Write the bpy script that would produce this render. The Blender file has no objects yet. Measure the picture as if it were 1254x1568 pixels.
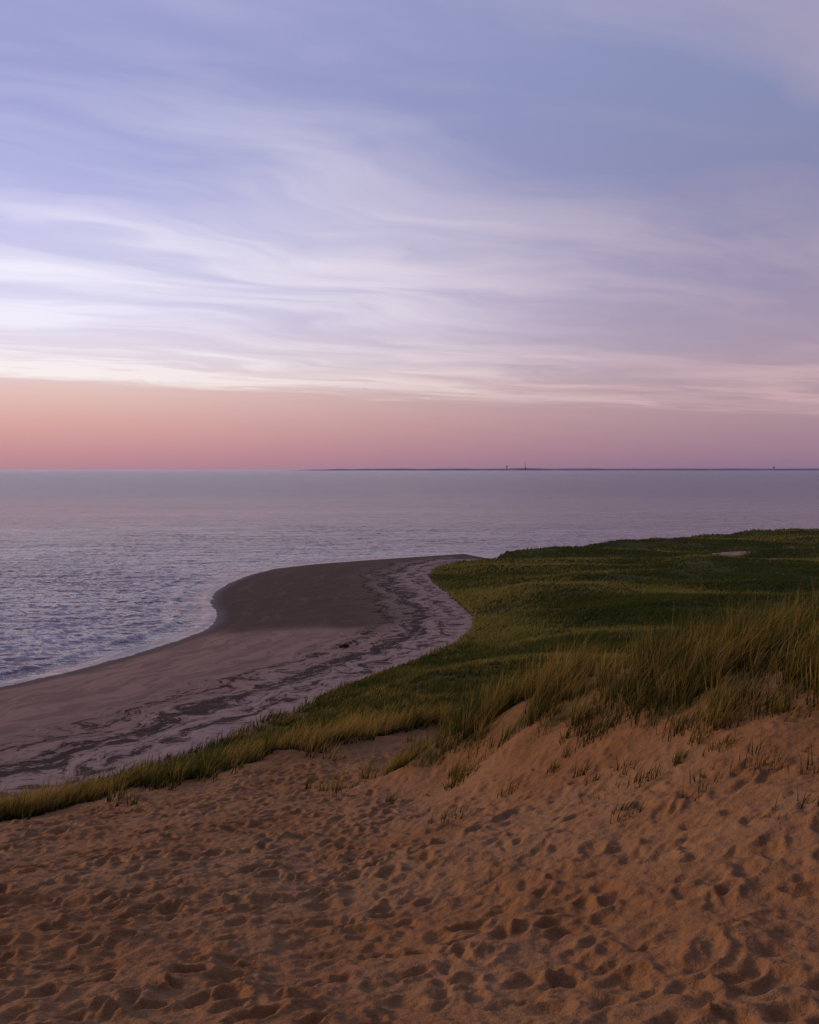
import bpy, math, numpy as np
from mathutils import Vector
rng = np.random.default_rng(7)
H = 15.0          # eye height above the sea
F = 1500.0        # focal length used for the survey of the site
def P(u, v, d):   # bearing / depression angle + distance -> world xyz
    return ((u-627)/F*d, d, H-d*(v-719)/F)
def PZ(u, v, z):
    d = (H-z)*F/(v-719)
    return ((u-627)/F*d, d)

# ---------------------------------------------------------------- noise
def perlin(x, y, seed=0):
    xi = np.floor(x).astype(np.int64); yi = np.floor(y).astype(np.int64)
    xf = x-xi; yf = y-yi
    def g(ix, iy, dx, dy):
        h = (ix*374761393 + iy*668265263 + seed*982451653) & 0xffffffff
        h = ((h ^ (h >> 13))*1274126177) & 0xffffffff
        h = h ^ (h >> 16)
        a = h*(2*np.pi/4294967296.0)
        return np.cos(a)*dx+np.sin(a)*dy
    u = xf*xf*xf*(xf*(xf*6-15)+10); v = yf*yf*yf*(yf*(yf*6-15)+10)
    n00 = g(xi, yi, xf, yf); n10 = g(xi+1, yi, xf-1, yf)
    n01 = g(xi, yi+1, xf, yf-1); n11 = g(xi+1, yi+1, xf-1, yf-1)
    return 1.41*((n00*(1-u)+n10*u)*(1-v)+(n01*(1-u)+n11*u)*v)
def fbm(x, y, seed=0, oct=4, gain=0.5):
    s = 0; a = 1.0
    for i in range(oct):
        s = s+a*perlin(x*2**i+17.3*i, y*2**i-9.1*i, seed+i); a *= gain
    return s
def sstep(a, b, x):
    t = np.clip((x-a)/(b-a), 0, 1); return t*t*(3-2*t)

# ---------------------------------------------------------------- plan of the site
shore = [(-60.0, 28.8)] + [PZ(u, v, 0) for u, v in [(-1200,1250),(-400,1120),(-100,1072),(0,1052),(100,1030),(200,1003),(270,981),
   (310,966),(328,953),(331,940),(320,925),(326,908),(350,893),(380,881),(420,871),(480,864),(560,858),(650,852),(710,848)]] + \
   [PZ(u, v, 1.3) for u, v in [(760,845),(800,841),(860,834),(950,828),(1040,822),(1120,817),(1160,815),(1200,811),(1254,806)]] + \
   [(140.,232.),(220.,240.),(400.,200.)]
land_poly = shore + [(400.,-100.),(-150.,-100.),(-120.,0.)]
gedge = [(-60.,10.)] + [PZ(u, v, 1.5) for u, v in [(-1200,1560),(-400,1350),(-150,1285),(0,1238),(60,1218),(150,1193),(230,1165),(300,1142),(350,1120),(400,1100),(480,1066),
   (560,1036),(640,1006),(700,980),(722,958),(724,942),(706,925),(682,905),(662,890),(655,878),(670,866),(705,856),(750,849)]]
gfar = [(x, y-2.5) for x, y in shore[21:]]
inland_poly = gedge + gfar + [(400.,-100.),(-150.,-100.),(-120.,0.)]
sandline = [(-60,12), (-22,20)] + [P(u, v, d)[:2] for u, v, d in [(-250,1310,22),(-100,1285,24),(0,1265,25),(100,1240,26.5),(250,1205,28),(350,1180,29.5),(480,1155,30.5),
   (560,1137,32),(620,1124,33),(680,1112,34),(690,1120,30),(640,1150,26),(590,1190,24),(575,1205,22.0),(640,1190,20.8),(700,1172,19.8),(760,1150,18.9),(830,1115,18.0),(900,1095,17.0),(980,1085,16),
   (1060,1085,15),(1140,1085,14.2),(1254,1075,13.4),(1400,1070,12.5),(1700,1070,12)]]
grass_poly = gedge + gfar + [(400.,0.)] + sandline[::-1]

def inside(x, y, poly):
    r = np.zeros(x.shape, bool); n = len(poly)
    for i in range(n):
        x0, y0 = poly[i]; x1, y1 = poly[(i+1) % n]
        if y0 == y1: continue
        c = ((y0 > y) != (y1 > y)) & (x < (x1-x0)*(y-y0)/(y1-y0)+x0)
        r ^= c
    return r
def dpoly(x, y, poly, closed=False):
    best = np.full(x.shape, 1e18); along = np.zeros(x.shape); acc = 0.0
    n = len(poly)
    for i in range(n if closed else n-1):
        x0, y0 = poly[i]; x1, y1 = poly[(i+1) % n]
        dx, dy = x1-x0, y1-y0; L2 = dx*dx+dy*dy
        t = np.clip(((x-x0)*dx+(y-y0)*dy)/L2, 0, 1)
        d = (x-x0-t*dx)**2+(y-y0-t*dy)**2
        m = d < best
        best = np.where(m, d, best); along = np.where(m, acc+t*math.sqrt(L2), along)
        acc += math.sqrt(L2)
    return np.sqrt(best), along

# ---------------------------------------------------------------- dune control heights
C = [P(*p) for p in [(1254,1568,7),(1254,1400,8.8),(1254,1300,10),(1254,1200,11.6),(1100,1200,12.7),(1100,1300,10.8),(1100,1420,8.9),
  (1000,1568,7.4),(1000,1400,9.8),(1000,1300,11.6),(1000,1200,14.0),(900,1200,15.6),(800,1568,7.8),(800,1400,10.7),(800,1300,13),(800,1190,17.4),
  (700,1190,20.0),(600,1568,8),(600,1400,11.8),(600,1300,15.2),(600,1235,19),(450,1300,16),(450,1220,22),(300,1568,8.2),(300,1400,12.2),(300,1300,16.3),
  (300,1230,23),(0,1568,8.4),(0,1400,12.6),(0,1320,17),(-250,1568,8.6),(-250,1400,12.8),(-250,1310,20),
  (0,1265,25),(100,1240,26.5),(250,1205,28),(350,1180,29.5),(480,1155,30.5),(560,1137,32),(620,1124,33),
  (600,1192,23),(680,1140,22),(760,1105,21),(850,1068,20),(940,1040,19.5),(1040,1022,18.5),(1150,1003,17.5),(1254,988,17),(1400,965,16.5),
  (700,1078,42),(620,1085,42),(540,1110,40),(400,1150,36)]]
def D(u, d, z): return ((u-627)/F*d, d, z)
C += [D(760,27,6.9),D(850,30,6.2),D(1050,30,6.3),D(1254,30,6.8),D(1500,30,7.5),D(850,60,3.4),D(1050,60,3.2),D(1254,60,3.5),D(1500,60,4),
      D(800,100,2.2),D(1000,100,2.3),D(1254,100,2.4),D(1600,100,3),D(850,150,1.9),D(1100,150,2.1),D(1400,150,2.3),D(720,120,1.8),D(720,145,1.7),
      D(950,185,1.8),D(1150,195,2.2),D(1300,215,2.0),(150,200,2.5),(250,200,3)]
C += [(x, y, 1.5) for x, y in gedge[1:]]
C += [(60,20,9),(60,0,12),(100,60,5),(0,-20,15.5),(-30,-20,12),(40,-20,15.5),(0,0,13.3),(-6,0,12.8),(7,0,13.6),(-40,20,4.5),(400,100,3),(400,-50,8),(-120,-50,8)]
C = np.array(C, float)
sc = 50.0
def kern(r2): return 0.5*r2*np.log(r2+1e-12)
X = C[:, :2]/sc
n = len(C)
K = kern(((X[:, None]-X[None])**2).sum(-1)) + np.eye(n)*2e-5
Pm = np.hstack([np.ones((n, 1)), X])
A = np.zeros((n+3, n+3)); A[:n, :n] = K; A[:n, n:] = Pm; A[n:, :n] = Pm.T
sol = np.linalg.solve(A, np.concatenate([C[:, 2], np.zeros(3)]))
def rbf(x, y):
    x = x/sc; y = y/sc
    z = sol[n]+sol[n+1]*x+sol[n+2]*y
    for i in range(n):
        z = z+sol[i]*kern((x-X[i, 0])**2+(y-X[i, 1])**2)
    return z

# ---------------------------------------------------------------- trampled-sand raster (2.5 cm)
RX0, RY0, RS = -18.0, 1.0, 0.025
NX, NY = 1500, 1360
ras = np.zeros((NY, NX), np.float32)
gx, gy = np.meshgrid(RX0+np.arange(NX)*RS, RY0+np.arange(NY)*RS)
N = 13500
px = rng.uniform(RX0+1, RX0+NX*RS-1, N); py = rng.uniform(RY0+1, RY0+NY*RS-1, N)
pm = 0.9+0.6*perlin(px/1.7, py/1.7, 333)
for i in range(N):
    a = rng.normal(0.9, 0.6); L = rng.uniform(0.08, 0.19); W = L*rng.uniform(0.40, 0.8)
    dep = rng.uniform(0.020, 0.076)*max(pm[i], 0.25)*(L/0.15)
    R = int(2.4*L/RS)+1
    ci = int((px[i]-RX0)/RS); cj = int((py[i]-RY0)/RS)
    i0, i1, j0, j1 = max(ci-R, 0), min(ci+R, NX), max(cj-R, 0), min(cj+R, NY)
    xx = gx[j0:j1, i0:i1]-px[i]; yy = gy[j0:j1, i0:i1]-py[i]
    p = (xx*math.cos(a)+yy*math.sin(a))/L; q = (-xx*math.sin(a)+yy*math.cos(a))/W
    p = p + rng.uniform(-0.3, 0.3)*q*q
    r = np.sqrt(p*p+q*q)
    # newer prints partly erase older ones
    ras[j0:j1, i0:i1] *= 1-0.75*np.exp(-r**4)
    ras[j0:j1, i0:i1] += -dep*np.exp(-r**2.8) + dep*0.45*np.exp(-((r-1.4)/0.4)**2)*(1+0.5*np.tanh(p))
wx_ = 0.09*perlin(gx*2.1, gy*2.1, 5)+0.045*perlin(gx*6, gy*6, 15); wy_ = 0.09*perlin(gx*2.1, gy*2.1, 6)+0.045*perlin(gx*6, gy*6, 16)
ii = np.clip((np.arange(NX)[None, :]+wx_/RS).astype(int), 0, NX-1); jj = np.clip((np.arange(NY)[:, None]+wy_/RS).astype(int), 0, NY-1)
ras = ras[jj, ii]
ras = (ras[:, :]*2+np.roll(ras, 1, 0)+np.roll(ras, 1, 1)+np.roll(ras, -1, 0)+np.roll(ras, -1, 1))/6
ras += 0.07*fbm(gx*0.6, gy*0.6, 3, 2)+0.030*fbm(gx*3.0+1.2*gy, gy*2.6-0.9*gx, 9, 4, 0.6)
def trample(x, y):
    fx = np.clip((x-RX0)/RS, 0, NX-1.001); fy = np.clip((y-RY0)/RS, 0, NY-1.001)
    ix = fx.astype(int); iy = fy.astype(int); tx = fx-ix; ty = fy-iy
    return (ras[iy, ix]*(1-tx)+ras[iy, ix+1]*tx)*(1-ty)+(ras[iy+1, ix]*(1-tx)+ras[iy+1, ix+1]*tx)*ty

def terrain(x, y, full=False):
    ds, _ = dpoly(x, y, shore); land = inside(x, y, land_poly)
    sd = np.where(land, ds, -ds)
    dg, along = dpoly(x, y, gedge); inl = inside(x, y, inland_poly)
    dgf, _ = dpoly(x, y, gfar)
    din = np.where(inl, np.minimum(dg, dgf), 0)
    grs = inside(x, y, grass_poly)
    dsand, _ = dpoly(x, y, sandline)
    base = np.where(sd > 0, 1.55*(1-np.exp(-np.maximum(sd, 0)/13)), np.maximum(-3, 0.07*sd))
    w = sstep(0, 7, din)
    zr = rbf(x, y)
    z = base+w*(zr-base)
    far = sstep(40, 75, y)*w
    z = z+far*(0.85*fbm(x/26+0.2*y/30, y/15, 21, 3)+0.14*fbm(x/5, y/4, 31, 2))
    mid = w*(1-far)
    z = z+mid*0.10*fbm(x/2.5, y/2.5, 41, 3)*sstep(16, 24, y)
    gm = np.where(grs, dsand, -dsand)
    z = z+w*0.22*np.exp(-((gm-1.0)/1.2)**2)*(0.6+0.8*fbm(x/1.6, y/1.6, 51, 2))*(1-far)
    dune = inl & ~grs
    k = np.where(dune, 1.0, np.exp(-np.maximum(gm, 0)/1.5))*sstep(0, 3, din)*(1-sstep(30, 34, y))
    k = k*(0.45+0.55*sstep(0.0, 2.5, -gm+0*x))
    z = z+k*trample(x, y)
    bch = (sd > 0) & ~inl
    z = z+np.where(bch, 0.05*fbm(x/3.0, y/3.0, 61, 3)*sstep(0, 4, sd), 0)
    if not full: return z
    return z, sd, np.where(inl, -dg, dg), along, gm, inl, grs, dune, din

def make_mesh(name, verts, faces_list, smooth=True):
    me = bpy.data.meshes.new(name)
    me.vertices.add(len(verts)); me.vertices.foreach_set("co", verts.astype(np.float32).ravel())
    loops = np.concatenate([f.ravel() for f in faces_list]).astype(np.int32)
    tot = np.concatenate([np.full(len(f), f.shape[1], np.int32) for f in faces_list])
    st = np.concatenate([[0], np.cumsum(tot)[:-1]]).astype(np.int32)
    me.loops.add(len(loops)); me.loops.foreach_set("vertex_index", loops)
    me.polygons.add(len(tot)); me.polygons.foreach_set("loop_start", st)
    me.polygons.foreach_set("loop_total", tot)
    me.polygons.foreach_set("use_smooth", np.full(len(tot), smooth))
    me.update(calc_edges=True)
    ob = bpy.data.objects.new(name, me); bpy.context.scene.collection.objects.link(ob)
    return ob
def attr(ob, name, arr):
    a = ob.data.attributes.new(name, 'FLOAT', 'POINT'); a.data.foreach_set("value", arr.astype(np.float32).ravel())
def fan(rs, angs, apex):
    R, T = np.meshgrid(rs, angs, indexing='ij')
    x = R*np.sin(T)+apex[0]; y = R*np.cos(T)+apex[1]
    nr, na = R.shape
    idx = np.arange(nr*na).reshape(nr, na)
    f = np.stack([idx[:-1, :-1], idx[:-1, 1:], idx[1:, 1:], idx[1:, :-1]], -1).reshape(-1, 4)[:, ::-1]
    return x.ravel(), y.ravel(), f

# ---------------------------------------------------------------- node helpers
class NT:
    def __init__(s, nt): s.nt = nt; s.n = nt.nodes; s.l = nt.links
    def new(s, t, **k):
        nd = s.n.new(t)
        for a, b in k.items(): setattr(nd, a, b)
        return nd
    def put(s, sock, v):
        if isinstance(v, bpy.types.NodeSocket): s.l.new(v, sock)
        elif v is not None: sock.default_value = v
    def m(s, op, a, b=None, c=None, clamp=False):
        nd = s.new('ShaderNodeMath', operation=op); nd.use_clamp = clamp
        s.put(nd.inputs[0], a); s.put(nd.inputs[1], b); s.put(nd.inputs[2], c); return nd.outputs[0]
    def rng(s, v, a, b, c=0.0, d=1.0, smooth=True):
        nd = s.new('ShaderNodeMapRange'); nd.interpolation_type = 'SMOOTHSTEP' if smooth else 'LINEAR'
        for i, q in enumerate([v, a, b, c, d]): s.put(nd.inputs[i], q)
        return nd.outputs[0]
    def mix(s, f, a, b, mode='MIX'):
        nd = s.new('ShaderNodeMix', data_type='RGBA', blend_type=mode)
        s.put(nd.inputs[0], f)
        for i, q in ((6, a), (7, b)):
            if isinstance(q, tuple) and len(q) == 3: q = q+(1,)
            s.put(nd.inputs[i], q)
        return nd.outputs[2]
    def noise(s, vec, scale, detail=3, rough=0.5, dist=0.0):
        nd = s.new('ShaderNodeTexNoise'); s.put(nd.inputs['Vector'], vec)
        nd.inputs['Scale'].default_value = scale; nd.inputs['Detail'].default_value = detail
        nd.inputs['Roughness'].default_value = rough; nd.inputs['Distortion'].default_value = dist
        return nd.outputs[0]
    def comb(s, x, y, z=0.0):
        nd = s.new('ShaderNodeCombineXYZ'); s.put(nd.inputs[0], x); s.put(nd.inputs[1], y); s.put(nd.inputs[2], z); return nd.outputs[0]
    def att(s, name):
        nd = s.new('ShaderNodeAttribute'); nd.attribute_name = name; return nd.outputs['Fac']
    def mapping(s, vec, rot=0.0, scale=(1, 1, 1)):   # rotate first, then scale
        if rot:
            nd = s.new('ShaderNodeMapping'); s.put(nd.inputs[0], vec); nd.inputs['Rotation'].default_value = (0, 0, rot); vec = nd.outputs[0]
        nd = s.new('ShaderNodeMapping'); s.put(nd.inputs[0], vec); nd.inputs['Scale'].default_value = scale; return nd.outputs[0]
    def bump(s, h, dist, strength=1.0, normal=None):
        nd = s.new('ShaderNodeBump'); s.put(nd.inputs['Height'], h)
        nd.inputs['Distance'].default_value = dist; nd.inputs['Strength'].default_value = strength
        if normal is not None: s.put(nd.inputs['Normal'], normal)
        return nd.outputs[0]
def new_mat(name):
    m = bpy.data.materials.new(name); m.use_nodes = True
    t = NT(m.node_tree); b = m.node_tree.nodes['Principled BSDF']
    return m, t, b
def lin(r, g, b):
    f = lambda c: (c/255/12.92) if c/255 <= 0.04045 else ((c/255+0.055)/1.055)**2.4
    return (f(r), f(g), f(b), 1.0)

# ---------------------------------------------------------------- terrain sheet
rs = np.concatenate([np.linspace(3, 10, 90)[:-1], np.geomspace(10, 42, 760)[:-1], np.geomspace(42, 280, 560)[:-1], np.geomspace(280, 700, 30)])
an = np.radians(np.linspace(-40, 40, 1050))
tx, ty, tf = fan(rs, an, (0, -4))
parts = [terrain(tx[i:i+200000], ty[i:i+200000], True) for i in range(0, len(tx), 200000)]
tz, sd, gd, along, gm, inl, grs, dune, din = [np.concatenate([p[k] for p in parts]) for k in range(9)]
ground = make_mesh("ground", np.stack([tx, ty, tz], 1), [tf])
gn = fbm(tx/1.3, ty/1.3, 71, 3)
attr(ground, "sd", sd); attr(ground, "gd", gd+1.3*fbm(tx/5, ty/5, 5, 3)); attr(ground, "along", along)
gmask = sstep(-0.1, 1.2, gm+0.7*gn)*sstep(0, 1.2, din+0.5*gn)
ridge = (1-sstep(19, 24, ty))*sstep(-2, 0, tx)
gmask = gmask*(1-ridge*(0.75-0.5*sstep(-.2, .4, gn)))       # bare sand shows between the ridge tufts
PANS = [(1118, 848, 2.8, 2.6), (918, 886, 1.3, 1.8), (1248, 806, 5, 7), (1205, 838, 1.2, 1.5)]
panm = np.zeros(len(tx))
for (u, v, rx, ry) in PANS:
    cx, cy = PZ(u, v, 2.0)
    e_ = np.exp(-(((tx-cx)/rx)**2+((ty-cy)/ry)**2)**2)*(0.8+0.5*np.clip(gn, -.5, .5)); panm = np.maximum(panm, e_)
gmask *= 1-np.clip(panm, 0, 1)
attr(ground, "pan", panm)
attr(ground, "grass", np.clip(gmask, 0, 1)); attr(ground, "dune", sstep(0, 1.5, din)*1.0)
attr(ground, "gravel", sstep(85, 93, ty+3*fbm(tx/8, ty/8, 81, 2)+0.12*(tx+30)))

m, t, b = new_mat("ground_sand_and_turf")
pos = t.new('ShaderNodeNewGeometry').outputs['Position']
asd, agd, aal, agr, adu, agv, apn = [t.att(k) for k in ("sd", "gd", "along", "grass", "dune", "gravel", "pan")]
n1 = t.noise(pos, 0.35, 3); n2 = t.noise(pos, 7.0, 4, 0.62); n3 = t.noise(pos, 55.0, 2, 0.6)
dune_c = t.mix(t.rng(n1, .35, .65), (0.30, 0.150, 0.060), (0.34, 0.192, 0.090))
dune_c = t.mix(t.m('MULTIPLY', t.rng(n2, .48, .7), 0.45), dune_c, (0.14, 0.075, 0.036))
dune_c = t.mix(t.m('MULTIPLY', t.rng(n3, .56, .70), 0.55), dune_c, (0.075, 0.045, 0.026))
sv = t.comb(t.m('MULTIPLY', aal, 0.16), t.m('MULTIPLY', agd, 0.9))
st = t.noise(sv, 1.0, 3, 0.6, 0.4)
sv2 = t.comb(t.m('MULTIPLY', aal, 0.70), t.m('MULTIPLY', agd, 1.35), 7.0)
st2 = t.noise(sv2, 1.0, 7, 0.80, 0.1)
beach = t.mix(t.rng(st, .4, .62), (0.38, 0.255, 0.20), (0.27, 0.18, 0.145))
beach = t.mix(t.m('MULTIPLY', t.rng(n3, .5, .7), 0.5), beach, (0.12, 0.08, 0.06))
grav = t.mix(t.rng(n3, .4, .65), (0.135, 0.092, 0.066), (0.068, 0.048, 0.036))
grav = t.mix(t.rng(st, .5, .7), grav, (0.15, 0.10, 0.08))
beach = t.mix(agv, beach, grav)
beach = t.mix(t.rng(asd, 3.0, 0.6), beach, (0.085, 0.058, 0.046))
zone = t.m('MULTIPLY', t.rng(agd, 12.0, 8.0), t.rng(agd, -0.8, 0.3))
pale = t.m('MULTIPLY', zone, t.rng(agd, 9.0, 3.0, 0.15, 1.0))
beach = t.mix(t.m('MULTIPLY', pale, 0.8), beach, (0.44, 0.315, 0.27))
def line(c0, wd, amp): return t.m('MULTIPLY', t.rng(t.m('ABSOLUTE', t.m('SUBTRACT', agd, c0)), wd, 0.0), amp)
wr = t.m('ADD', t.m('ADD', st2, line(4.8, 2.0, 0.12)), t.m('ADD', line(1.8, 0.9, 0.08), line(8.2, 1.2, 0.07)))
mid_ = t.m('MULTIPLY', t.rng(wr, .47, .58), zone)
beach = t.mix(t.m('MULTIPLY', mid_, 0.4), beach, (0.14, 0.095, 0.072))
wk = t.m('MULTIPLY', t.rng(wr, .555, .605), zone)
beach = t.mix(t.m('MULTIPLY', wk, 0.93), beach, (0.034, 0.020, 0.012))
col = t.mix(adu, beach, dune_c)
gn2 = t.noise(pos, 0.12, 4, 0.6)
turf = t.mix(t.rng(gn2, .4, .62), (0.046, 0.056, 0.012), (0.104, 0.110, 0.024))
turf = t.mix(t.rng(n2, .4, .7), turf, (0.027, 0.029, 0.008))
col = t.mix(agr, col, turf)
col = t.mix(t.m('MULTIPLY', apn, 0.8), col, (0.42, 0.32, 0.27))
t.put(b.inputs['Base Color'], col)
b.inputs['Specular IOR Level'].default_value = 0.12
wet = t.m('MULTIPLY', t.rng(asd, 2.2, 0.3), 0.4)
wet2 = t.m('MULTIPLY', pale, 0.2)
t.put(b.inputs['Roughness'], t.m('SUBTRACT', 0.95, t.m('ADD', wet, wet2)))
h = t.m('ADD', t.m('MULTIPLY', n2, 0.055), t.m('MULTIPLY', n3, 0.008))
h = t.m('ADD', h, t.m('MULTIPLY', wk, 0.06))
t.put(b.inputs['Normal'], t.bump(h, 1.0, 0.9))
ground.data.materials.append(m)

# ---------------------------------------------------------------- sea sheet
rs = np.concatenate([np.geomspace(34, 600, 1050)[:-1], np.geomspace(600, 90000, 150)])
an = np.radians(np.concatenate([np.linspace(-85, -34, 60)[:-1], np.linspace(-34, 34, 820), np.linspace(34, 85, 60)[1:]]))
sx, sy, sf = fan(rs, an, (0, -4))
dsh, _ = dpoly(sx, sy, shore); lnd = inside(sx, sy, land_poly)
sdd = np.where(lnd, -dsh, dsh)
rr_ = np.hypot(sx, sy)
fade = 1-sstep(90, 560, rr_)
wn = fbm(sx/2.6+0.25*sy/3, sy/1.15, 101, 3, 0.6); wn2 = fbm(sx/8, sy/2.6, 111, 2)
wv = 0.095*(1-np.abs(wn)*1.6)+0.08*wn2
ph = sdd/4.0*2*np.pi + 1.6*fbm(sx/16, sy/16, 121, 2)
sw = (0.5+0.5*np.cos(ph))**4*0.42*np.exp(-np.maximum(sdd, 0)/8)*sstep(0.0, 2.0, sdd)*np.clip(0.75+0.8*fbm(sx/9, sy/9, 131, 2), 0, 2)*(1-sstep(122, 145, sy))
wz = fade*wv*(0.3+0.7*sstep(0, 8, sdd))+sw
sea = make_mesh("sea", np.stack([sx, sy, wz], 1), [sf])
attr(sea, "sd", sdd); attr(sea, "crest", sstep(0.20, 0.42, sw))
m, t, b = new_mat("sea_water")
pos = t.new('ShaderNodeNewGeometry').outputs['Position']
asd = t.att("sd"); acr = t.att("crest")
sp = t.new('ShaderNodeSeparateXYZ'); t.l.new(pos, sp.inputs[0])
w1 = t.noise(t.mapping(pos, 0.15, (0.7, 1.8, 1)), 1.0, 3, 0.6)
w2 = t.noise(t.mapping(pos, -0.1, (0.10, 0.34, 1)), 1.0, 4, 0.65)
w3 = t.noise(t.mapping(pos, 0.06, (0.006, 0.024, 1)), 1.0, 3, 0.6)
w4 = t.noise(t.mapping(pos, 0.04, (0.018, 0.05, 1)), 1.0, 3, 0.6)
amp = t.rng(w3, 0.35, 0.65, 0.8, 1.2)
amp = t.m('MULTIPLY', amp, t.rng(sp.outputs[1], 100, 500, 0.8, 1.5))
hh = t.m('MULTIPLY', t.m('ADD', t.m('MULTIPLY', w1, 0.34), t.m('MULTIPLY', w2, 1.15)), amp)
hh = t.m('ADD', hh, t.m('MULTIPLY', w4, 2.0))
t.put(b.inputs['Normal'], t.bump(hh, 1.0, 0.9))
fn = t.noise(pos, 1.3, 4, 0.7)
fe = t.m('ADD', asd, t.m('MULTIPLY', t.m('SUBTRACT', fn, 0.5), 3.0))
foam = t.m('MULTIPLY', t.rng(t.m('ABSOLUTE', t.m('SUBTRACT', fe, 0.4)), 0.95, 0.5), 0.95)
foam = t.m('MAXIMUM', foam, t.m('MULTIPLY', acr, t.rng(fn, .5, .62, 0, .5)))
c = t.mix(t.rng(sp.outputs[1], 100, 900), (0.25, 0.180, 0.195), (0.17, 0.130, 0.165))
c = t.mix(foam, c, (0.90, 0.74, 0.60))
t.put(b.inputs['Base Color'], c)
b.inputs['IOR'].default_value = 1.42
ro = t.rng(sp.outputs[1], 80, 700, 0.12, 0.24)
t.put(b.inputs['Roughness'], t.m('ADD', t.m('MULTIPLY', foam, 0.5), ro))
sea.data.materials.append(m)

# ---------------------------------------------------------------- far shore
def mat_plain(name, c1, c2, sc_=0.003, rough=0.9):
    m, t, b = new_mat(name)
    pos = t.new('ShaderNodeNewGeometry').outputs['Position']
    t.put(b.inputs['Base Color'], t.mix(t.rng(t.noise(pos, sc_, 3), .4, .6), c1, c2)); b.inputs['Roughness'].default_value = rough
    b.inputs['Specular IOR Level'].default_value = 0.0
    return m
hz = mat_plain("hazy_coast", (0.46, 0.41, 0.49), (0.54, 0.47, 0.56))  # distance haze is put into the pale mauve base colour
xs = np.linspace(-1900, 9500, 900)
prof = 14+16*np.clip(sstep(-1900, 300, xs), 0, 1)+9*fbm(xs/700, xs*0, 5, 4)-5*sstep(4000, 9000, xs)
prof = np.where(xs < -1500, prof*sstep(-1900, -1500, xs), prof)
ybase = 15000+0*xs
v0 = np.stack([xs, ybase, -5+0*xs], 1); v1 = np.stack([xs, ybase+60, prof], 1); v2 = np.stack([xs, ybase+1500, prof*1.0], 1); v3 = np.stack([xs, ybase+1600, -5+0*xs], 1)
V = np.concatenate([v0, v1, v2, v3]); k = len(xs); ii = np.arange(k-1)
fs = np.concatenate([np.stack([ii+a*k, ii+1+a*k, ii+1+(a+1)*k, ii+(a+1)*k], 1) for a in range(3)])
coast = make_mesh("distant_coast", V, [fs]); coast.data.materials.append(hz)
def lathe(name, cx, cy, prof, seg=16, mat=None):
    vs = []; fs = []
    for r, z in prof:
        for s in range(seg):
            a = 2*math.pi*s/seg; vs.append((cx+r*math.cos(a), cy+r*math.sin(a), z))
    for i in range(len(prof)-1):
        for s in range(seg):
            fs.append((i*seg+s, i*seg+(s+1) % seg, (i+1)*seg+(s+1) % seg, (i+1)*seg+s))
    ob = make_mesh(name, np.array(vs), [np.array(fs)]); ob.data.materials.append(mat); return ob
tow = mat_plain("hazy_steel", (0.36, 0.32, 0.39), (0.42, 0.36, 0.44), 0.01, 0.6)  # towers carry the air's haze as painted colour too
lathe("radio_mast", 1760, 14900, [(9, 0), (8, 40), (12, 44), (12, 50), (5, 54), (4, 85), (3, 90), (3, 118), (0.5, 124)], mat=tow)
lathe("water_tower", 1480, 14900, [(8, 0), (5, 20), (5, 46), (12, 52), (14, 60), (12, 68), (6, 72), (0.5, 74)], mat=tow)
lathe("water_tower", 5540, 14900, [(8, 0), (6, 20), (6, 36), (13, 42), (14, 50), (12, 56), (0.5, 62)], mat=tow)

# ---------------------------------------------------------------- driftwood stump on the beach
cx, cy = PZ(527, 987, 1.4)
cz = float(terrain(np.array([cx]), np.array([cy]))[0])
import bmesh
bm = bmesh.new()
def limb(p0, p1, r0, r1, seg=9, steps=7, wob=0.05):
    p0 = np.array(p0); p1 = np.array(p1); ax = (p1-p0)/np.linalg.norm(p1-p0)
    s_ = np.cross(ax, (0.3, 0.2, 1.0)); s_ /= np.linalg.norm(s_); q = np.cross(ax, s_); rings = []
    for i in range(steps+1):
        f = i/steps; c0 = p0+(p1-p0)*f+rng.normal(0, wob, 3)*(0 < i < steps); r = r0+(r1-r0)*f
        rings.append([bm.verts.new(tuple(c0+(s_*math.cos(a)+q*math.sin(a))*r*(1+0.15*rng.normal()))) for a in np.linspace(0, 2*math.pi, seg, endpoint=False)])
    for A_, B_ in zip(rings[:-1], rings[1:]):
        for j in range(seg): bm.faces.new((A_[j], A_[(j+1) % seg], B_[(j+1) % seg], B_[j]))
    bm.faces.new(rings[0][::-1]); bm.faces.new(rings[-1])
limb((-.5, 0, .05), (.42, .1, .14), .17, .12); limb((-.05, 0, .12), (.05, .05, .36), .14, .06); limb((.2, .05, .1), (.5, -.2, .2), .08, .03)
me = bpy.data.meshes.new("driftwood"); bm.to_mesh(me); bm.free()
dw = bpy.data.objects.new("driftwood", me); dw.location = (cx, cy, cz); dw.scale = (0.8,)*3; bpy.context.scene.collection.objects.link(dw)
me.materials.append(mat_plain("weathered_wood", (0.04, 0.03, 0.024), (0.09, 0.065, 0.05), 6.0))

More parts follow.
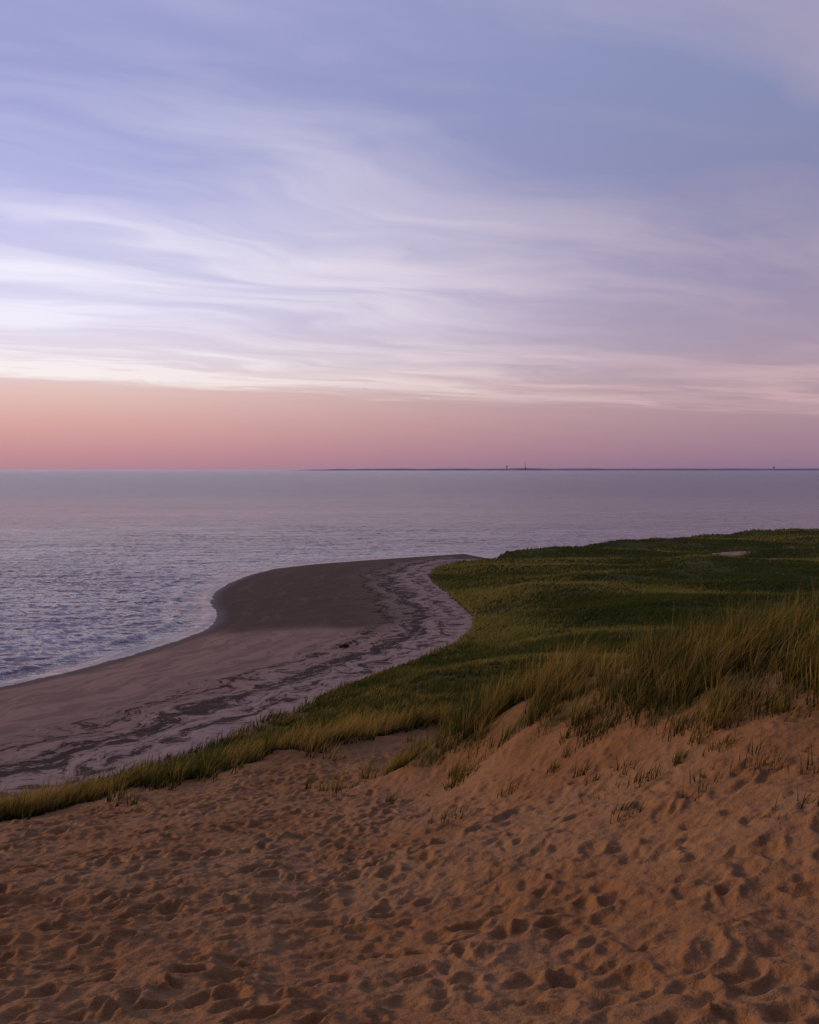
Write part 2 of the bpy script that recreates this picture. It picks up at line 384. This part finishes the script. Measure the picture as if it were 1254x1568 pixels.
# ---------------------------------------------------------------- grass
def blades(name, bx, by, bz, hgt, wid, lean, az, tint, segs, mat):
    n = len(bx); rows = segs+1
    f = np.linspace(0, 1, rows)[None, :]
    dirx = np.cos(az)[:, None]; diry = np.sin(az)[:, None]
    L = hgt[:, None]; off = lean[:, None]*L*f**1.8
    zz = bz[:, None]-0.03+L*(f-0.30*np.minimum(lean[:, None], 1.6)*f**2.4)
    cxp = bx[:, None]+dirx*off; cyp = by[:, None]+diry*off
    w = wid[:, None]*(1-f**1.5)*0.5
    fa = rng.uniform(-0.9, 0.9, n)[:, None]
    wx = np.cos(fa)*w; wy = np.sin(fa)*w
    nv = 2*segs+1
    V = np.empty((n, nv, 3), np.float32)
    V[:, 0:2*segs:2, 0] = (cxp-wx)[:, :segs]; V[:, 1:2*segs:2, 0] = (cxp+wx)[:, :segs]
    V[:, 0:2*segs:2, 1] = (cyp-wy)[:, :segs]; V[:, 1:2*segs:2, 1] = (cyp+wy)[:, :segs]
    V[:, 0:2*segs:2, 2] = zz[:, :segs]; V[:, 1:2*segs:2, 2] = zz[:, :segs]
    V[:, -1, 0] = cxp[:, -1]; V[:, -1, 1] = cyp[:, -1]; V[:, -1, 2] = zz[:, -1]
    b0 = (np.arange(n)*nv)[:, None]
    fl = []
    if segs > 1:
        q = np.concatenate([b0+np.array([[2*s, 2*s+1, 2*s+3, 2*s+2]]) for s in range(segs-1)])
        fl.append(q)
    fl.append(b0+np.array([[2*segs-2, 2*segs-1, 2*segs]]))
    ob = make_mesh(name, V.reshape(-1, 3), fl)
    hh = np.empty((n, nv)); ff = np.linspace(0, 1, rows)
    hh[:, 0:2*segs:2] = ff[:segs]; hh[:, 1:2*segs:2] = ff[:segs]; hh[:, -1] = 1
    attr(ob, "up", hh); attr(ob, "tint", np.repeat(tint, nv))
    ob.data.materials.append(mat); return ob
def grass_mat(name, dark, mid, gold):
    m, t, b = new_mat(name)
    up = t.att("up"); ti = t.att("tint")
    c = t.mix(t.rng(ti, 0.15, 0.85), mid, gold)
    c = t.mix(t.rng(up, 0.0, 0.65), dark, c)  # dark root tone, deepened to paint in shade low in the grass
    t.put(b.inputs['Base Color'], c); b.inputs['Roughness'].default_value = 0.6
    b.inputs['Specular IOR Level'].default_value = 0.12
    tr = t.new('ShaderNodeBsdfTranslucent'); t.put(tr.inputs[0], c)
    mx = t.new('ShaderNodeMixShader'); mx.inputs[0].default_value = 0.35
    t.l.new(b.outputs[0], mx.inputs[1]); t.l.new(tr.outputs[0], mx.inputs[2])
    t.l.new(mx.outputs[0], m.node_tree.nodes['Material Output'].inputs[0])
    return m
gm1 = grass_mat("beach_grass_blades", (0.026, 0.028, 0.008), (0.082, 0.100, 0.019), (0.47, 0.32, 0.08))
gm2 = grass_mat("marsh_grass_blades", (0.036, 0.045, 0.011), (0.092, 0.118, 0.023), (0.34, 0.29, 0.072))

def tufts(cx, cy, n, rad, h0, wind=0.38):
    k = len(cx); idx = np.repeat(np.arange(k), n)
    r = rad[idx]*np.sqrt(rng.uniform(0, 1, len(idx))); a = rng.uniform(0, 2*np.pi, len(idx))
    x = cx[idx]+r*np.cos(a); y = cy[idx]+r*np.sin(a)
    h = h0[idx]*rng.uniform(0.35, 1.25, len(idx))
    out = 0.22*r/rad[idx]
    wv = (wind+rng.normal(0, 0.10, k))[idx]
    ax = wv+out*np.cos(a)+rng.normal(0, .2, len(idx)); ay = -0.05+out*np.sin(a)+rng.normal(0, .2, len(idx))
    return x, y, h, np.hypot(ax, ay), np.arctan2(ay, ax), idx
def zt(x, y):
    return np.concatenate([terrain(x[i:i+150000], y[i:i+150000]) for i in range(0, len(x), 150000)])
# --- dune ridge
M = 10500
qx = rng.uniform(-1, 20, M); qy = rng.uniform(9, 26, M)
g = inside(qx, qy, grass_poly); dd, _ = dpoly(qx, qy, sandline)
dens = np.where(g, 0.35+0.65*sstep(0, 1.6, dd), 0.11*np.exp(-dd/0.9))*(0.65+1.1*fbm(qx/1.2, qy/1.2, 91, 2))
keep = (rng.uniform(0, 1, M) < dens*0.62) & (qx < qy*0.75)
qx, qy = qx[keep], qy[keep]; dd = dd[keep]; g = g[keep]
hh = np.where(g, 0.44+0.42*sstep(0, 2, dd), 0.28)*rng.uniform(0.5, 1.4, len(qx))
lone = [(1000,1140,14.3),(1060,1200,12.7),(1090,1165,13.1),(1215,1232,11.0),(540,1210,22),(870,1140,17.2),(560,1190,23),(1160,1130,13.2),(1245,1150,12.1)]
lx = np.array([(u-627)/F*d for u, v, d in lone]); ly = np.array([d for u, v, d in lone])
x1, y1, h1, le1, az1, i1 = tufts(qx, qy, 30, rng.uniform(0.10, 0.36, len(qx)), hh)
x2, y2, h2, le2, az2, i2 = tufts(lx, ly, 14, rng.uniform(0.08, 0.3, len(lx)), rng.uniform(0.25, 0.45, len(lx)), 0.25)
t1 = rng.normal(0, .24, len(qx))[i1]; t2 = rng.normal(-.1, .15, len(lx))[i2]
bx = np.concatenate([x1, x2]); by = np.concatenate([y1, y2]); hb = np.concatenate([h1, h2])
le = np.concatenate([le1, le2]); az = np.concatenate([az1, az2])
ti = np.clip(0.38+0.45*fbm(bx/2.2, by/2.2, 95, 2)+np.concatenate([t1, t2])+rng.normal(0, .30, len(bx)), 0, 1)
bz = zt(bx, by)
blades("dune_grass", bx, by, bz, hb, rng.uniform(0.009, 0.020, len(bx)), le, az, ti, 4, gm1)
print("dune blades", len(bx))
# --- slope strip between sand and beach
M = 75000
d = 1/rng.uniform(1/80., 1/20., M); tt = rng.uniform(-0.62, 0.62, M); qx, qy = tt*d, d
g = inside(qx, qy, grass_poly); dd, _ = dpoly(qx, qy, sandline)
ge, _ = dpoly(qx, qy, gedge)
dens = np.where(g, 0.5+0.5*sstep(0, 1.0, np.minimum(dd, ge)), 0.05*np.exp(-dd/0.8)*(ge > 3))*(0.7+0.9*fbm(qx/2.5, qy/2.5, 92, 2))
dens *= np.where((qy < 26) & (qx > -1), 0, 1)
keep = rng.uniform(0, 1, M) < dens*0.8
qx, qy, dd, ge = qx[keep], qy[keep], dd[keep], ge[keep]
hh = (0.38+0.42*np.exp(-dd/3.0)+0.15*np.exp(-ge/2))*rng.uniform(0.6, 1.4, len(qx))
bx, by, hb, le, az, i1 = tufts(qx, qy, 9, 0.007*qy*rng.uniform(0.5, 1.2, len(qx)), hh)
dd2 = dd[i1]
ti = np.clip(0.14+0.45*np.exp(-dd2/3.5)+0.55*fbm(bx/5, by/5, 96, 3)+rng.normal(0, .25, len(qx))[i1]+rng.normal(0, .15, len(bx)), 0, 1)
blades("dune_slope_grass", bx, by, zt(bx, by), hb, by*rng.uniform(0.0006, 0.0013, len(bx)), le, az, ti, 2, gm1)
print("slope blades", len(bx))
# --- marsh flat
M = 330000
d = 1/rng.uniform(1/250., 1/58., M); tt = rng.uniform(-0.15, 0.6, M); bx, by = tt*d, d
g = inside(bx, by, grass_poly)
ge, _ = dpoly(bx, by, gedge)
pan = np.ones(M)
for (u, v, rx, ry) in PANS:
    cx_, cy_ = PZ(u, v, 2.0); pan *= 1-np.exp(-(((bx-cx_)/rx)**2+((by-cy_+0.4*ry)/(1.3*ry))**2)**2)
keep = g & (rng.uniform(0, 1, M) < (0.75+0.9*fbm(bx/6, by/6, 93, 3))*pan)
bx, by, ge = bx[keep], by[keep], ge[keep]; n_ = len(bx)
f1 = fbm(bx/30, by/12, 97, 4)
ti = np.clip(0.28+1.1*f1+0.35*np.exp(-ge/3)+rng.normal(0, .17, n_), 0, 1)
hb = (0.36+0.14*f1)*rng.uniform(0.6, 1.3, n_)
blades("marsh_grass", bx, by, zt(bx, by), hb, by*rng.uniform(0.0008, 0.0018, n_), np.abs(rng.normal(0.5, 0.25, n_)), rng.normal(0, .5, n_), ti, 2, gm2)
print("marsh blades", n_)

# ---------------------------------------------------------------- sun (just at the horizon, left of frame)
SE, SA = 10.0, -72.0     # elevation, bearing from view direction
e, a = math.radians(SE), math.radians(SA)
sv_ = Vector((math.sin(a)*math.cos(e), math.cos(a)*math.cos(e), math.sin(e)))
L = bpy.data.lights.new("sun", 'SUN'); L.energy = 1.4; L.angle = math.radians(11); L.color = (1.0, 0.58, 0.29)
so = bpy.data.objects.new("sun", L); so.rotation_euler = sv_.to_track_quat('Z', 'Y').to_euler(); bpy.context.scene.collection.objects.link(so)

# ---------------------------------------------------------------- twilight sky
w = bpy.data.worlds.new("World"); bpy.context.scene.world = w; w.use_nodes = True
t = NT(w.node_tree); bg = w.node_tree.nodes['Background']
dr = t.new('ShaderNodeTexCoord').outputs['Generated']
sep = t.new('ShaderNodeSeparateXYZ'); t.l.new(dr, sep.inputs[0]); x, y, z = sep.outputs
hor = t.m('SQRT', t.m('ADD', t.m('MULTIPLY', x, x), t.m('MULTIPLY', y, y)))
hor = t.m('MAXIMUM', hor, 0.001)
te = t.m('DIVIDE', z, hor); sa = t.m('DIVIDE', x, hor); ca = t.m('DIVIDE', y, hor)
fac = t.m('DIVIDE', te, 1.2, clamp=True)
def ramp(pts):
    nd = t.new('ShaderNodeValToRGB'); cr = nd.color_ramp; cr.interpolation = 'LINEAR'
    pts = sorted([(((719-v)/1500)/1.2, c) for v, c in pts])
    cr.elements[0].position = pts[0][0]; cr.elements[0].color = lin(*pts[0][1])
    cr.elements[1].position = pts[-1][0]; cr.elements[1].color = lin(*pts[-1][1])
    for p, c in pts[1:-1]:
        el = cr.elements.new(p); el.color = lin(*c)
    t.l.new(fac, nd.inputs[0]); return nd.outputs[0]
rl = ramp([(719,(178,134,148)),(695,(198,143,150)),(650,(217,168,163)),(605,(229,194,187)),(560,(221,208,222)),(480,(206,202,234)),(350,(178,180,229)),(150,(158,162,210)),(0,(158,161,208)),(-400,(126,128,174)),(-1080,(106,110,152))])
rr = ramp([(719,(140,113,137)),(690,(156,124,143)),(640,(171,141,152)),(590,(174,150,163)),(520,(164,148,170)),(430,(150,143,173)),(300,(135,137,174)),(150,(134,142,181)),(0,(138,146,187)),(-400,(110,115,158)),(-1080,(96,102,144))])
af = t.rng(sa, -0.46, 0.42)
clear = t.mix(af, rl, rr)
zc = t.m('MAXIMUM', z, 0.02)
cpx = t.m('DIVIDE', x, zc); cpy = t.m('DIVIDE', y, zc)
cp = t.comb(cpx, cpy)
warp = t.new('ShaderNodeTexNoise'); warp.inputs['Scale'].default_value = 0.5; warp.inputs['Detail'].default_value = 3; t.l.new(cp, warp.inputs['Vector'])
wv_ = t.new('ShaderNodeVectorMath', operation='MULTIPLY_ADD'); t.l.new(warp.outputs[1], wv_.inputs[0]); wv_.inputs[1].default_value = (2.0, 2.0, 0); t.l.new(cp, wv_.inputs[2])
cs = t.noise(t.mapping(wv_.outputs[0], math.radians(-42), (0.30, 0.85, 1)), 1.0, 5, 0.5)
cs2 = t.noise(t.mapping(wv_.outputs[0], math.radians(-32), (0.9, 2.6, 1)), 1.0, 4, 0.6)
cl = t.noise(cp, 0.30, 2, 0.5)
dens = t.m('ADD', t.m('MULTIPLY', t.rng(cs, .38, .68), 0.85), t.m('MULTIPLY', t.m('SUBTRACT', cs2, 0.5), 0.65), clamp=True)
dens = t.m('MULTIPLY', dens, t.rng(cl, .3, .6, .55, 1.0))
s_ = t.m('SUBTRACT', cpy, t.m('ADD', 13.0, t.m('MULTIPLY', cpx, 0.62)))
s_ = t.m('ADD', s_, t.m('MULTIPLY', t.m('SUBTRACT', cs2, 0.5), 4.0))
s_ = t.m('ADD', s_, t.m('MULTIPLY', t.m('SUBTRACT', cl, 0.5), 5.0))
edge = t.rng(s_, 1.6, -0.9)
rim = t.m('MULTIPLY', t.rng(t.m('ABSOLUTE', t.m('ADD', s_, 1.0)), 1.6, 0.0), t.rng(sa, 0.35, -0.35, 0.35, 0.9))
veil = t.m('MULTIPLY', t.m('MULTIPLY', t.rng(te, 0.36, 0.12), t.rng(sa, 0.34, -0.36)), 0.95)
d2 = t.m('MAXIMUM', dens, rim)
d2 = t.m('ADD', d2, t.m('MULTIPLY', veil, t.m('ADD', 0.5, t.m('MULTIPLY', dens, 0.7))))
d2 = t.m('MULTIPLY', d2, edge)
d2 = t.m('MULTIPLY', d2, t.rng(te, 0.5, 0.15, 0.72, 1.0))
cc = t.mix(t.rng(sa, -0.40, 0.42), lin(240, 236, 252), lin(188, 169, 187))
cc = t.mix(t.rng(te, 0.16, 0.07), cc, t.mix(t.rng(sa, -0.4, 0.42), lin(250, 238, 235), lin(208, 175, 178)))
skyc = t.mix(t.m('MULTIPLY', d2, 0.85, clamp=True), clear, cc)
skyc = t.mix(1.0, skyc, t.comb(*[t.rng(ca, -0.6, 0.6, v_, 1.0) for v_ in (0.40, 0.39, 0.43)]), 'MULTIPLY')
ns = t.new('ShaderNodeTexSky'); ns.sky_type = 'NISHITA'; ns.sun_disc = False
ns.sun_elevation = math.radians(3.0); ns.sun_rotation = math.radians(SA)
skyc = t.mix(0.002, skyc, ns.outputs[0], 'ADD')
t.l.new(skyc, bg.inputs[0]); bg.inputs[1].default_value = 1.0

# ---------------------------------------------------------------- camera
cd = bpy.data.cameras.new("camera"); cam = bpy.data.objects.new("camera", cd); bpy.context.scene.collection.objects.link(cam)
cam.location = (0, 0, H); cam.rotation_euler = (math.radians(90), 0, 0)
cd.sensor_fit = 'VERTICAL'; cd.sensor_height = 24; cd.lens = 24*F/1568; cd.shift_y = -65/1568
cd.clip_start = 0.1; cd.clip_end = 120000
sc_ = bpy.context.scene; sc_.camera = cam
sc_.view_settings.view_transform = 'Standard'; sc_.view_settings.look = 'None'; sc_.view_settings.exposure = 0
